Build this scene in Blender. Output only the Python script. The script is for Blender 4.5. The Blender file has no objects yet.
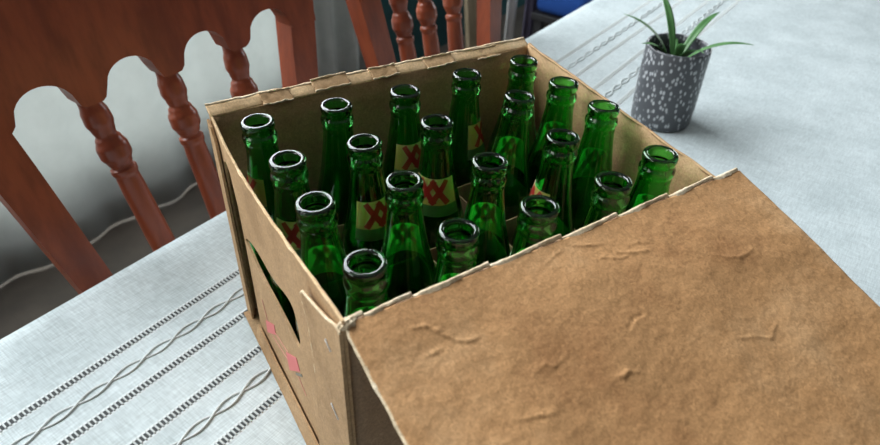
import bpy, bmesh, math, random
from mathutils import Vector, Matrix, noise
random.seed(7)
S = bpy.context.scene
COL = S.collection
PI = math.pi

# ------------------------------------------------------------------ camera, world, light, exposure
# World frame: x along the carton's long side, y away from the viewer, z = 0 at the bottle mouths.
CAM_POS = Vector((-0.11264, -0.44950, 0.24774))
FPX, PITCH, YAW, ROLL = 645.46, 0.657246, 0.56201, 0.038289
d = Vector((math.cos(PITCH)*math.sin(YAW), math.cos(PITCH)*math.cos(YAW), -math.sin(PITCH)))
r0 = d.cross(Vector((0, 0, 1))).normalized(); u0 = r0.cross(d)
rr = r0*math.cos(ROLL) + u0*math.sin(ROLL); uu = -r0*math.sin(ROLL) + u0*math.cos(ROLL)
cd = bpy.data.cameras.new('camera'); cam = bpy.data.objects.new('camera', cd); COL.objects.link(cam)
m3 = Matrix((rr, uu, -d)).transposed()
cam.matrix_world = Matrix.Translation(CAM_POS) @ m3.to_4x4()
cd.sensor_width = 36; cd.lens = FPX*36/880; cd.clip_start = 0.01
cd.dof.use_dof = True; cd.dof.focus_distance = 0.52; cd.dof.aperture_fstop = 9.0
S.camera = cam

TABLE_Z = -0.225
FLOOR_Z = -0.965
ANG = math.radians(22.5)                       # the table stands turned against the carton
U = Vector((math.cos(ANG), math.sin(ANG), 0)); V = Vector((-math.sin(ANG), math.cos(ANG), 0))
def uvz(u, v, z): return U*u + V*v + Vector((0, 0, z))

w = bpy.data.worlds.new('world'); S.world = w; w.use_nodes = True
bg = w.node_tree.nodes['Background']; bg.inputs[0].default_value = (0.80, 0.90, 1.0, 1); bg.inputs[1].default_value = 1.0

def area(name, loc, target, sx, sy, power, col):
    l = bpy.data.lights.new(name, 'AREA'); l.shape = 'RECTANGLE'; l.size = sx; l.size_y = sy; l.energy = power; l.color = col
    o = bpy.data.objects.new(name, l); COL.objects.link(o)
    o.matrix_world = Matrix.Translation(loc) @ (Vector(target)-Vector(loc)).to_track_quat('-Z', 'Y').to_matrix().to_4x4()
    return o
WIN_U0, WIN_U1, WIN_Z0, WIN_Z1, BACK_V = -1.1, 1.55, -0.80, 1.95, 1.35
LEFT_U = -1.6
# bright sky through the upper half of the back window, dimmer garden light through its lower half
WIN_M = 0.50
area('daylight_back_window', uvz((WIN_U0+WIN_U1)/2, BACK_V+0.10, (WIN_M+WIN_Z1)/2), uvz((WIN_U0+WIN_U1)/2, 0, (WIN_M+WIN_Z1)/2-0.6), WIN_U1-WIN_U0, WIN_Z1-WIN_M, 124, (0.93, 0.97, 1.0))
area('daylight_back_window_low', uvz((WIN_U0+WIN_U1)/2, BACK_V+0.10, (WIN_M+WIN_Z0)/2), uvz((WIN_U0+WIN_U1)/2, 0, (WIN_M+WIN_Z0)/2), WIN_U1-WIN_U0, WIN_M-WIN_Z0, 42, (0.95, 1.0, 0.97))
area('daylight_left_window', uvz(LEFT_U-0.10, 0.75, 0.55), uvz(0, 0.1, -0.2), 0.9, 1.0, 8, (1.0, 0.95, 0.88))
area('fill_right_added', uvz(4.32, -0.30, 0.60), uvz(1.5, 0.4, -0.1), 1.3, 1.1, 21, (0.95, 0.98, 1.0))  # added fill light, brightens the cloths at the back right

S.view_settings.view_transform = 'Standard'; S.view_settings.look = 'None'
S.view_settings.gamma = 1.0; S.view_settings.use_curve_mapping = False
S.view_settings.exposure = 0.0
try:
    S.cycles.use_denoising = True
    S.cycles.max_bounces = 24; S.cycles.transmission_bounces = 24; S.cycles.glossy_bounces = 6; S.cycles.diffuse_bounces = 4
except Exception: pass

# ------------------------------------------------------------------ helpers
def link(o, parent=None):
    COL.objects.link(o)
    if parent is not None: o.parent = parent
    return o
def obj(name, bm, mats, parent=None, smooth=False, recalc=True):
    if recalc: bmesh.ops.recalc_face_normals(bm, faces=bm.faces[:])
    me = bpy.data.meshes.new(name); bm.to_mesh(me); bm.free()
    if not isinstance(mats, (list, tuple)): mats = [mats]
    for m in mats: me.materials.append(m)
    if smooth:
        for p in me.polygons: p.use_smooth = True
    return link(bpy.data.objects.new(name, me), parent)
def empty(name, loc=(0, 0, 0)):
    o = bpy.data.objects.new(name, None); o.empty_display_size = 0.02; link(o); o.location = loc; return o
def tag(o, label, cat, group=None, kind=None):
    o['label'] = label; o['category'] = cat
    if group: o['group'] = group
    if kind: o['kind'] = kind
    return o
def struct(o, label, cat):
    tag(o, label, cat, kind='structure'); return o
def local(bm, base):                            # move world-built geometry into its thing's frame
    bmesh.ops.translate(bm, vec=-Vector(base), verts=bm.verts[:]); return bm
def add_box(bm, lo, hi, M=None, bevel=0.0):
    t = bmesh.new(); bmesh.ops.create_cube(t, size=1)
    for v in t.verts:
        v.co = Vector([lo[i] + (v.co[i]+0.5)*(hi[i]-lo[i]) for i in range(3)])
    if bevel: bmesh.ops.bevel(t, geom=t.edges[:], offset=bevel, segments=2, affect='EDGES', profile=0.5)
    if M is not None: bmesh.ops.transform(t, matrix=M, verts=t.verts[:])
    me = bpy.data.meshes.new('tmp'); t.to_mesh(me); t.free(); bm.from_mesh(me); bpy.data.meshes.remove(me)
def add_lathe(bm, prof, n=40, M=None, closed=False):
    rings = []
    for (r, z) in prof:
        if r < 1e-6: ring = [bm.verts.new((0, 0, z))]
        else: ring = [bm.verts.new((r*math.cos(2*PI*i/n), r*math.sin(2*PI*i/n), z)) for i in range(n)]
        rings.append(ring)
    pairs = list(zip(rings, rings[1:]))
    if closed: pairs.append((rings[-1], rings[0]))
    for a, b in pairs:
        for i in range(n):
            j = (i+1) % n
            if len(a) == 1 and len(b) == 1: continue
            if len(a) == 1: bm.faces.new((a[0], b[i], b[j]))
            elif len(b) == 1: bm.faces.new((a[i], a[j], b[0]))
            else: bm.faces.new((a[i], a[j], b[j], b[i]))
    if M is not None: bmesh.ops.transform(bm, matrix=M, verts=[v for R in rings for v in R])
def add_tube(bm, pts, rad, n=8):
    pts = [Vector(p) for p in pts]; rings = []; prev = None
    for i, p in enumerate(pts):
        t = (pts[min(i+1, len(pts)-1)]-pts[max(i-1, 0)]).normalized()
        a = t.cross(Vector((0, 0, 1)))
        if a.length < 1e-3: a = t.cross(Vector((0, 1, 0)))
        if prev is not None: a = (prev - t*prev.dot(t))
        a.normalize(); prev = a; b = t.cross(a)
        r = rad[i] if isinstance(rad, (list, tuple)) else rad
        rings.append([bm.verts.new(p + a*r*math.cos(2*PI*k/n) + b*r*math.sin(2*PI*k/n)) for k in range(n)])
    for a, b in zip(rings, rings[1:]):
        for k in range(n): bm.faces.new((a[k], a[(k+1) % n], b[(k+1) % n], b[k]))
    bm.faces.new(rings[0][::-1]); bm.faces.new(rings[-1])
def add_sheet(bm, fn, nu, nv, off):
    """a solid sheet: fn(s,t) gives the face, off(s,t) the vector to the other face"""
    A = [[bm.verts.new(fn(i/nu, j/nv)) for j in range(nv+1)] for i in range(nu+1)]
    B = [[bm.verts.new(Vector(fn(i/nu, j/nv)) + Vector(off)) for j in range(nv+1)] for i in range(nu+1)]
    for i in range(nu):
        for j in range(nv):
            bm.faces.new((A[i][j], A[i+1][j], A[i+1][j+1], A[i][j+1]))
            bm.faces.new((B[i][j], B[i][j+1], B[i+1][j+1], B[i+1][j]))
    for i in range(nu):
        bm.faces.new((A[i][0], B[i][0], B[i+1][0], A[i+1][0])); bm.faces.new((A[i][nv], A[i+1][nv], B[i+1][nv], B[i][nv]))
    for j in range(nv):
        bm.faces.new((A[0][j], A[0][j+1], B[0][j+1], B[0][j])); bm.faces.new((A[nu][j], B[nu][j], B[nu][j+1], A[nu][j+1]))
def add_plate(bm, outer, holes, to3, off):
    """flat outline (2-D points) with holes, mapped by to3 and thickened by off"""
    edges = []
    for loop in [outer]+list(holes):
        vs = [bm.verts.new((p[0], p[1], 0)) for p in loop]
        edges += [bm.edges.new((vs[i], vs[(i+1) % len(vs)])) for i in range(len(vs))]
    bmesh.ops.triangle_fill(bm, edges=edges, use_beauty=True)
    faces = bm.faces[:]
    ret = bmesh.ops.extrude_face_region(bm, geom=faces, use_keep_orig=True)
    top = [g for g in ret['geom'] if isinstance(g, bmesh.types.BMVert)]
    tops = set(top)
    for v in bm.verts:
        q = Vector(to3(v.co.x, v.co.y))
        v.co = q + Vector(off) if v in tops else q
def smooth_loop(pts, k=5):
    """Catmull-Rom through a closed list of 2-D points"""
    out = []; n = len(pts)
    for i in range(n):
        p0, p1, p2, p3 = [Vector((*pts[(i+j) % n], 0)) for j in (-1, 0, 1, 2)]
        for s in range(k):
            t = s/k
            q = 0.5*((2*p1)+(p2-p0)*t+(2*p0-5*p1+4*p2-p3)*t*t+(3*p1-p0-3*p2+p3)*t**3)
            out.append((q.x, q.y))
    return out
def lerp_table(tab, x):
    for (a, fa), (b, fb) in zip(tab, tab[1:]):
        if x <= b: return fa + (fb-fa)*max(0, (x-a))/(b-a)
    return tab[-1][1]
def nz(x, y=0, z=0): return noise.noise(Vector((x, y, z)))

# ------------------------------------------------------------------ materials
def mat(name, col, rough=0.6, **kw):
    m = bpy.data.materials.new(name); m.use_nodes = True
    b = m.node_tree.nodes['Principled BSDF']
    b.inputs['Base Color'].default_value = (*col, 1); b.inputs['Roughness'].default_value = rough
    for k, v in kw.items(): b.inputs[k.replace('_', ' ')].default_value = v
    return m
def nodes(m): return m.node_tree.nodes, m.node_tree.links, m.node_tree.nodes['Principled BSDF']
def noise_mix(m, cols, scale, detail=6, rough=0.6, bump=0.0, bscale=None, coord='Object', stretch=(1, 1, 1), dist=0.002):
    N, L, b = nodes(m)
    tc = N.new('ShaderNodeTexCoord'); mp = N.new('ShaderNodeMapping'); mp.inputs['Scale'].default_value = stretch
    L.new(tc.outputs[coord], mp.inputs[0])
    n = N.new('ShaderNodeTexNoise'); n.inputs['Scale'].default_value = scale; n.inputs['Detail'].default_value = detail; n.inputs['Roughness'].default_value = rough
    L.new(mp.outputs[0], n.inputs['Vector'])
    r = N.new('ShaderNodeValToRGB'); r.color_ramp.interpolation = 'EASE'
    els = r.color_ramp.elements
    for i, (p, c) in enumerate(cols):
        e = els[i] if i < 2 else els.new(p)
        e.position = p; e.color = (*c, 1)
    L.new(n.outputs['Fac'], r.inputs[0]); L.new(r.outputs[0], b.inputs['Base Color'])
    if bump:
        n2 = N.new('ShaderNodeTexNoise'); n2.inputs['Scale'].default_value = bscale or scale*3; n2.inputs['Detail'].default_value = 8
        L.new(mp.outputs[0], n2.inputs['Vector'])
        bp = N.new('ShaderNodeBump'); bp.inputs['Strength'].default_value = bump; bp.inputs['Distance'].default_value = dist
        L.new(n2.outputs['Fac'], bp.inputs['Height']); L.new(bp.outputs[0], b.inputs['Normal'])
    return m
def kraft(name, dark, mid, light, scale=16, bump=0.25, fibres=True):
    m = noise_mix(mat(name, mid, 0.72), [(0.30, dark), (0.70, light), (0.5, mid)], scale, 9, 0.62, bump, 170)
    m.node_tree.nodes['Principled BSDF'].inputs['Specular IOR Level'].default_value = 0.25
    if fibres:                                  # fine pale fibres and creases in the paper
        N, L, b = nodes(m)
        src = b.inputs['Base Color'].links[0].from_socket
        tc = N.new('ShaderNodeTexCoord')
        n = N.new('ShaderNodeTexNoise'); n.inputs['Scale'].default_value = 380; n.inputs['Detail'].default_value = 6; n.inputs['Distortion'].default_value = 1.5
        L.new(tc.outputs['Object'], n.inputs['Vector'])
        r = N.new('ShaderNodeValToRGB'); r.color_ramp.elements[0].position = 0.35; r.color_ramp.elements[0].color = (0.80, 0.79, 0.77, 1)
        r.color_ramp.elements[1].position = 0.68; r.color_ramp.elements[1].color = (1.16, 1.16, 1.15, 1)
        L.new(n.outputs['Fac'], r.inputs[0])
        mx = N.new('ShaderNodeMix'); mx.data_type = 'RGBA'; mx.blend_type = 'MULTIPLY'; mx.inputs['Factor'].default_value = 1
        L.new(src, mx.inputs['A']); L.new(r.outputs[0], mx.inputs['B']); L.new(mx.outputs['Result'], b.inputs['Base Color'])
    return m
K_OUT = kraft('kraft_outer', (0.34, 0.208, 0.104), (0.43, 0.27, 0.14), (0.51, 0.335, 0.185))
K_FLAP = kraft('kraft_flap', (0.375, 0.188, 0.078), (0.47, 0.257, 0.112), (0.56, 0.335, 0.165), 10, 0.35)
K_IN = kraft('kraft_inner', (0.36, 0.22, 0.105), (0.42, 0.27, 0.14), (0.47, 0.31, 0.17))
K_FRONT_SHADE = kraft('kraft_front_shaded', (0.25, 0.15, 0.085), (0.30, 0.185, 0.105), (0.35, 0.22, 0.13))  # darker kraft: the shade under the flap is put into the colour
K_STUB = kraft('kraft_stub', (0.50, 0.33, 0.17), (0.62, 0.43, 0.24), (0.70, 0.52, 0.32), 30)
K_TORN = kraft('torn_paper', (0.56, 0.42, 0.26), (0.70, 0.56, 0.38), (0.82, 0.70, 0.52), 60, 0.6)
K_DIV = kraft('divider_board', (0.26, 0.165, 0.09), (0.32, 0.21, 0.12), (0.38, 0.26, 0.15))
PRINT_RED = mat('faded_red_print', (0.62, 0.17, 0.16), 0.75)
PRINT_PINK = mat('faded_pink_print', (0.56, 0.27, 0.19), 0.75)
PRINT_GREY = mat('faded_grey_print', (0.20, 0.19, 0.15), 0.75)
STEEL = mat('staple_steel', (0.80, 0.79, 0.77), 0.5, Metallic=0.6)
GLASS = mat('green_glass', (0.11, 0.68, 0.15), 0.015, Transmission_Weight=1.0, IOR=1.53)
GOLD = noise_mix(mat('label_gold', (0.55, 0.42, 0.10), 0.35, Metallic=0.35), [(0.3, (0.42, 0.36, 0.08)), (0.7, (0.66, 0.50, 0.14))], 90)
# the label paper: gold print on its face, bare paper on its back, light soaks through
LABEL = noise_mix(mat('label_paper', (0.55, 0.42, 0.10), 0.40), [(0.3, (0.50, 0.38, 0.06)), (0.7, (0.70, 0.53, 0.10))], 90)
N, L, b = nodes(LABEL)
ge = N.new('ShaderNodeNewGeometry'); mx = N.new('ShaderNodeMix'); mx.data_type = 'RGBA'
L.new(ge.outputs['Backfacing'], mx.inputs['Factor']); L.new(b.inputs['Base Color'].links[0].from_socket, mx.inputs['A']); mx.inputs['B'].default_value = (0.82, 0.84, 0.74, 1)
L.new(mx.outputs['Result'], b.inputs['Base Color'])
tr = N.new('ShaderNodeBsdfTranslucent'); tr.inputs[0].default_value = (0.92, 0.92, 0.78, 1); ms = N.new('ShaderNodeMixShader'); ms.inputs[0].default_value = 0.52
L.new(b.outputs[0], ms.inputs[1]); L.new(tr.outputs[0], ms.inputs[2]); L.new(ms.outputs[0], N['Material Output'].inputs[0])
L_GREEN = mat('label_green_print', (0.02, 0.11, 0.04), 0.5)
L_RED = mat('label_red_print', (0.45, 0.012, 0.018), 0.45)
L_CREAM = mat('label_cream_print', (0.55, 0.47, 0.28), 0.5)
WOOD = noise_mix(mat('red_stained_wood', (0.3, 0.08, 0.04), 0.30), [(0.3, (0.17, 0.036, 0.016)), (0.7, (0.28, 0.064, 0.026))], 9, 6, 0.6, 0.05, 40, stretch=(5, 5, 1))
WOOD.node_tree.nodes['Principled BSDF'].inputs['Coat Weight'].default_value = 0.05; WOOD.node_tree.nodes['Principled BSDF'].inputs['Specular IOR Level'].default_value = 0.35
FLOOR = noise_mix(mat('floor_tile', (0.2, 0.17, 0.15), 0.5), [(0.3, (0.08, 0.07, 0.06)), (0.7, (0.13, 0.11, 0.09))], 5)
WALLP = noise_mix(mat('grey_plaster', (0.5, 0.5, 0.48), 0.85), [(0.3, (0.10, 0.10, 0.098)), (0.7, (0.13, 0.13, 0.126))], 4, 6, 0.6, 0.1, 60)
TEAL = noise_mix(mat('dark_teal_paint', (0.012, 0.06, 0.065), 0.6), [(0.3, (0.012, 0.075, 0.085)), (0.7, (0.02, 0.11, 0.12))], 6)
CURT = noise_mix(mat('grey_curtain_cloth', (0.3, 0.31, 0.30), 0.9), [(0.3, (0.50, 0.52, 0.51)), (0.7, (0.60, 0.62, 0.61))], 14, 6, 0.6, 0.1, 300)
def thin_cloth(m, amount, col):
    N, L, b = nodes(m); t_ = N.new('ShaderNodeBsdfTranslucent'); t_.inputs[0].default_value = (*col, 1)
    mx = N.new('ShaderNodeMixShader'); mx.inputs[0].default_value = amount
    L.new(b.outputs[0], mx.inputs[1]); L.new(t_.outputs[0], mx.inputs[2]); L.new(mx.outputs[0], N['Material Output'].inputs[0])
thin_cloth(CURT, 0.5, (0.6, 0.62, 0.61))
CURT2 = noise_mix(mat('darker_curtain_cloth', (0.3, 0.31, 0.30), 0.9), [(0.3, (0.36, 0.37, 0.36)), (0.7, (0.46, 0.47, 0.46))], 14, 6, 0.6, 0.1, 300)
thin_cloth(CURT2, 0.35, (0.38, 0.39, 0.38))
PALE = mat('pale_grey_cloth', (0.80, 0.80, 0.79), 0.9)
VIOLET = noise_mix(mat('dark_violet_cloth', (0.05, 0.045, 0.075), 0.9), [(0.3, (0.12, 0.11, 0.18)), (0.7, (0.18, 0.165, 0.25))], 12)
UMBER = noise_mix(mat('dark_umber_cloth', (0.06, 0.05, 0.042), 0.9), [(0.3, (0.13, 0.11, 0.09)), (0.7, (0.2, 0.17, 0.14))], 12)
BLUE = mat('blue_cloth', (0.010, 0.07, 0.32), 0.9)
OLIVE = noise_mix(mat('olive_brown_wood', (0.16, 0.12, 0.075), 0.6), [(0.3, (0.30, 0.24, 0.15)), (0.7, (0.40, 0.32, 0.21))], 9, stretch=(5, 5, 1))
DARKM = mat('dark_metal', (0.02, 0.02, 0.022), 0.5)
SOIL = noise_mix(mat('soil', (0.03, 0.02, 0.015), 0.95), [(0.3, (0.02, 0.014, 0.01)), (0.7, (0.05, 0.035, 0.025))], 120)
LEAF = noise_mix(mat('leaf_green', (0.06, 0.17, 0.05), 0.45), [(0.3, (0.04, 0.13, 0.035)), (0.7, (0.09, 0.23, 0.07))], 30)
CEILM = mat('ceiling_paint', (0.30, 0.30, 0.29), 0.9)
FRAMEW = mat('white_paint', (0.75, 0.75, 0.73), 0.5)

# pot glaze: charcoal with pale flecks
POT = mat('speckled_glaze', (0.06, 0.065, 0.07), 0.35)
N, L, b = nodes(POT)
tc = N.new('ShaderNodeTexCoord'); mp = N.new('ShaderNodeMapping'); mp.inputs['Scale'].default_value = (1, 1, 0.55); mp.inputs['Rotation'].default_value = (0.3, 0.2, 0)
vo = N.new('ShaderNodeTexVoronoi'); vo.inputs['Scale'].default_value = 190
L.new(tc.outputs['Object'], mp.inputs[0]); L.new(mp.outputs[0], vo.inputs['Vector'])
rp = N.new('ShaderNodeValToRGB'); rp.color_ramp.elements[0].position = 0.22; rp.color_ramp.elements[0].color = (0.48, 0.50, 0.52, 1)
rp.color_ramp.elements[1].position = 0.42; rp.color_ramp.elements[1].color = (0.075, 0.08, 0.09, 1)
L.new(vo.outputs['Distance'], rp.inputs[0]); L.new(rp.outputs[0], b.inputs['Base Color'])

# tablecloth: pale linen, woven, with drawn-thread ladders either side of every braid band
CLOTH = mat('pale_linen', (0.60, 0.66, 0.67), 0.85)
N, L, b = nodes(CLOTH)
def math_node(op, a, bb=None):
    n = N.new('ShaderNodeMath'); n.operation = op
    for i, x in enumerate((a, bb)):
        if x is None: continue
        if isinstance(x, (int, float)): n.inputs[i].default_value = x
        else: L.new(x, n.inputs[i])
    return n.outputs[0]
tc = N.new('ShaderNodeTexCoord'); sp = N.new('ShaderNodeSeparateXYZ'); L.new(tc.outputs['Object'], sp.inputs[0])
PX, PY = sp.outputs[0], sp.outputs[1]
BAND0, BAND_STEP, LAD = -0.0276, 0.10, 0.0269
ph = math_node('SUBTRACT', math_node('FLOORED_MODULO', math_node('ADD', PY, 0.05-BAND0+10.0), BAND_STEP), 0.05)   # distance from the band's middle
inb = math_node('LESS_THAN', math_node('ABSOLUTE', math_node('SUBTRACT', PY, 0.022)), 0.1)   # two bands only
ab = math_node('ABSOLUTE', ph)
ld = math_node('ABSOLUTE', math_node('SUBTRACT', ab, LAD))
inlad = math_node('LESS_THAN', ld, 0.0031)
hole = math_node('MULTIPLY', inlad, inb)
hem = math_node('LESS_THAN', math_node('ABSOLUTE', math_node('SUBTRACT', ld, 0.0042)), 0.0012); hem = math_node('MULTIPLY', hem, inb)
nA = N.new('ShaderNodeTexNoise'); nA.inputs['Scale'].default_value = 14; nA.inputs['Detail'].default_value = 8
L.new(tc.outputs['Object'], nA.inputs['Vector'])
rA = N.new('ShaderNodeValToRGB'); rA.color_ramp.elements[0].position = 0.3; rA.color_ramp.elements[0].color = (0.48, 0.545, 0.555, 1)
rA.color_ramp.elements[1].position = 0.7; rA.color_ramp.elements[1].color = (0.60, 0.665, 0.675, 1)
L.new(nA.outputs['Fac'], rA.inputs[0])
mA = N.new('ShaderNodeMix'); mA.data_type = 'RGBA'; L.new(hem, mA.inputs['Factor']); sl = rA.outputs[0]
for st_ in ((70, 900, 1), (900, 70, 1)):        # slubs along both thread directions
    mp_ = N.new('ShaderNodeMapping'); mp_.inputs['Scale'].default_value = st_; L.new(tc.outputs['Object'], mp_.inputs[0])
    n_ = N.new('ShaderNodeTexNoise'); n_.inputs['Scale'].default_value = 1.0; n_.inputs['Detail'].default_value = 3; L.new(mp_.outputs[0], n_.inputs['Vector'])
    r_ = N.new('ShaderNodeValToRGB'); r_.color_ramp.elements[0].position = 0.33; r_.color_ramp.elements[0].color = (0.87, 0.88, 0.88, 1); r_.color_ramp.elements[1].position = 0.67; r_.color_ramp.elements[1].color = (1.11, 1.11, 1.11, 1)
    L.new(n_.outputs['Fac'], r_.inputs[0]); m_ = N.new('ShaderNodeMix'); m_.data_type = 'RGBA'; m_.blend_type = 'MULTIPLY'; m_.inputs['Factor'].default_value = 1
    L.new(sl, m_.inputs['A']); L.new(r_.outputs[0], m_.inputs['B']); sl = m_.outputs['Result']
L.new(sl, mA.inputs['A']); mA.inputs['B'].default_value = (0.70, 0.75, 0.755, 1)
mB = N.new('ShaderNodeMix'); mB.data_type = 'RGBA'; L.new(hole, mB.inputs['Factor']); L.new(mA.outputs['Result'], mB.inputs['A']); mB.inputs['B'].default_value = (0.065, 0.072, 0.072, 1)
L.new(mB.outputs['Result'], b.inputs['Base Color'])
wx = math_node('SINE', math_node('MULTIPLY', PX, 5200)); wy = math_node('SINE', math_node('MULTIPLY', PY, 5200))
nC = N.new('ShaderNodeTexNoise'); nC.inputs['Scale'].default_value = 22; nC.inputs['Detail'].default_value = 5
L.new(tc.outputs['Object'], nC.inputs['Vector'])
hgt = math_node('ADD', math_node('MULTIPLY', math_node('MULTIPLY', wx, wy), 0.05), math_node('MULTIPLY', nC.outputs['Fac'], 2.2))
bp = N.new('ShaderNodeBump'); bp.inputs['Strength'].default_value = 0.5; bp.inputs['Distance'].default_value = 0.002
L.new(hgt, bp.inputs['Height']); L.new(bp.outputs[0], b.inputs['Normal'])
CORD = mat('white_braid_cord', (0.62, 0.66, 0.655), 0.85)

for m_, c_ in ((L_RED, (0.60, 0.30, 0.22)), (L_GREEN, (0.45, 0.65, 0.40)), (L_CREAM, (0.85, 0.82, 0.65))):   # thin ink: light soaks through
    N, L, b = nodes(m_); t_ = N.new('ShaderNodeBsdfTranslucent'); t_.inputs[0].default_value = (*c_, 1)
    x_ = N.new('ShaderNodeMixShader'); x_.inputs[0].default_value = 0.55
    L.new(b.outputs[0], x_.inputs[1]); L.new(t_.outputs[0], x_.inputs[2]); L.new(x_.outputs[0], N['Material Output'].inputs[0])

# ------------------------------------------------------------------ the room
RT = Matrix.Rotation(ANG, 4, 'Z')
CEIL_Z, RIGHT_U, FRONT_V = 2.1, 4.2, -2.2
bm = bmesh.new(); add_box(bm, (LEFT_U, FRONT_V, FLOOR_Z-0.05), (RIGHT_U, BACK_V, FLOOR_Z), RT); struct(obj('floor', bm, FLOOR), 'dark tiled floor', 'floor')
bm = bmesh.new()
add_box(bm, (LEFT_U, BACK_V, FLOOR_Z), (WIN_U0, BACK_V+0.08, CEIL_Z), RT); add_box(bm, (WIN_U0, BACK_V, FLOOR_Z), (WIN_U1, BACK_V+0.08, WIN_Z0), RT)
add_box(bm, (WIN_U0, BACK_V, WIN_Z1), (WIN_U1, BACK_V+0.08, CEIL_Z), RT); add_box(bm, (WIN_U1, BACK_V, FLOOR_Z), (RIGHT_U, BACK_V+0.08, CEIL_Z), RT)
struct(obj('wall_back', bm, TEAL), 'dark teal wall behind the chairs', 'wall')
bm = bmesh.new()
for lo, hi in (((FRONT_V, FLOOR_Z), (0.30, CEIL_Z)), ((1.20, FLOOR_Z), (BACK_V+0.08, CEIL_Z)), ((0.30, FLOOR_Z), (1.20, 0.05)), ((0.30, 1.05), (1.20, CEIL_Z))):
    add_box(bm, (LEFT_U-0.08, lo[0], lo[1]), (LEFT_U, hi[0], hi[1]), RT)
struct(obj('wall_left', bm, WALLP), 'grey plaster wall with a window', 'wall')
bm = bmesh.new()
for a in ((WIN_U0, WIN_Z0, WIN_U1, WIN_Z0+0.05), (WIN_U0, WIN_Z1-0.05, WIN_U1, WIN_Z1), (WIN_U0, WIN_Z0, WIN_U0+0.05, WIN_Z1), (WIN_U1-0.05, WIN_Z0, WIN_U1, WIN_Z1), (-0.04, WIN_Z0, 0.01, WIN_Z1)):
    add_box(bm, (a[0], BACK_V-0.005, a[1]), (a[2], BACK_V+0.05, a[3]), RT)
struct(obj('window_1', bm, FRAMEW), 'white window frame in the back wall', 'window')

bm = bmesh.new(); add_box(bm, (LEFT_U-0.08, FRONT_V-0.08, FLOOR_Z-0.05), (RIGHT_U+0.08, FRONT_V, CEIL_Z), RT); struct(obj('wall_front', bm, WALLP), 'grey plaster wall behind the viewer', 'wall')
bm = bmesh.new()
for lo, hi in (((FRONT_V, FLOOR_Z), (-0.95, CEIL_Z)), ((0.35, FLOOR_Z), (BACK_V+0.08, CEIL_Z)), ((-0.95, FLOOR_Z), (0.35, 0.05)), ((-0.95, 1.15), (0.35, CEIL_Z))):
    add_box(bm, (RIGHT_U, lo[0], lo[1]), (RIGHT_U+0.08, hi[0], hi[1]), RT)  # leaves an opening for the added fill light
struct(obj('wall_right', bm, WALLP), 'grey plaster wall at the far end of the table', 'wall')
bm = bmesh.new(); add_box(bm, (LEFT_U-0.08, FRONT_V-0.08, CEIL_Z), (RIGHT_U+0.08, BACK_V+0.08, CEIL_Z+0.05), RT); struct(obj('ceiling', bm, CEILM), 'grey ceiling', 'ceiling')

# ------------------------------------------------------------------ hangings along the back wall
def hanging(name, u0, u1, v, z0, z1, amp, period, m, label, cat, group=None, sag=0.0, flat=0.0, seed=0):
    def fn(s, t):
        u = u0 + (u1-u0)*s; z = z0 + (z1-z0)*t
        a = amp*(0.35+0.65*(1-flat))
        k = math.sin(2*PI*u/period + 0.8*nz(u*3, seed)) + 0.45*math.sin(2*PI*u/(period*0.43)+1.7+seed)
        return uvz(u + 0.012*nz(u*4, z*2, seed), v + a*k*(0.7+0.3*(1-t)), z)
    bm = bmesh.new(); add_sheet(bm, fn, max(24, int((u1-u0)/0.008)), 14, V*0.003)
    o = obj(name, bm, m, None, True); tag(o, label, cat, group); return o
hanging('curtain', -1.25, 1.13, 1.262, -0.955, 0.42, 0.012, 0.31, CURT, 'smooth pale grey curtain below the window, behind the left chair', 'curtain', 'grey curtains', seed=1)
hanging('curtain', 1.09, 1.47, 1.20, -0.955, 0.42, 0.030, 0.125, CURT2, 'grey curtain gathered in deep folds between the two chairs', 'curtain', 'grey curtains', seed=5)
bm = bmesh.new(); add_tube(bm, [uvz(-1.4, 1.24, 0.45), uvz(1.6, 1.24, 0.45)], 0.011, 12)
o = obj('curtain_rod', bm, DARKM, None, True); tag(o, 'dark rod carrying the grey curtains', 'rod')
for u in (-1.35, 1.55):
    bm = bmesh.new(); add_box(bm, (u-0.012, 1.24, 0.435), (u+0.012, BACK_V, 0.465), RT); obj('bracket', bm, DARKM, o)

# ------------------------------------------------------------------ table and cloth
TU0, TU1, TV0, TV1 = -0.85, 1.95, -0.85, 0.2025
t = empty('dining_table', uvz(0.55, -0.33, FLOOR_Z)); t.rotation_euler[2] = ANG
tag(t, 'long wooden dining table under the pale tablecloth', 'table')
bm = bmesh.new(); add_box(bm, (TU0+0.004-0.55, TV0+0.004+0.33, TABLE_Z-0.033-FLOOR_Z), (TU1-0.004-0.55, TV1-0.004+0.33, TABLE_Z-0.003-FLOOR_Z), None, 0.004); obj('tabletop', bm, WOOD, t)
bm = bmesh.new()
h = TABLE_Z-0.033-FLOOR_Z
for lo, hi in (((TU0+0.12, TV0+0.10), (TU1-0.12, TV0+0.125)), ((TU0+0.12, TV1-0.125), (TU1-0.12, TV1-0.10)), ((TU0+0.10, TV0+0.12), (TU0+0.125, TV1-0.12)), ((TU1-0.125, TV0+0.12), (TU1-0.10, TV1-0.12))):
    add_box(bm, (lo[0]-0.55, lo[1]+0.33, h-0.09), (hi[0]-0.55, hi[1]+0.33, h))
obj('apron', bm, WOOD, t)
for u in (TU0+0.12, TU1-0.12):
    for v in (TV0+0.12, TV1-0.12):
        bm = bmesh.new(); add_lathe(bm, [(0, 0), (0.022, 0), (0.03, 0.05), (0.024, 0.12), (0.036, 0.3), (0.03, 0.48), (0.04, 0.5), (0.04, h), (0, h)], 20, Matrix.Translation((u-0.55, v+0.33, 0))); obj('leg', bm, WOOD, t, True)

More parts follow.
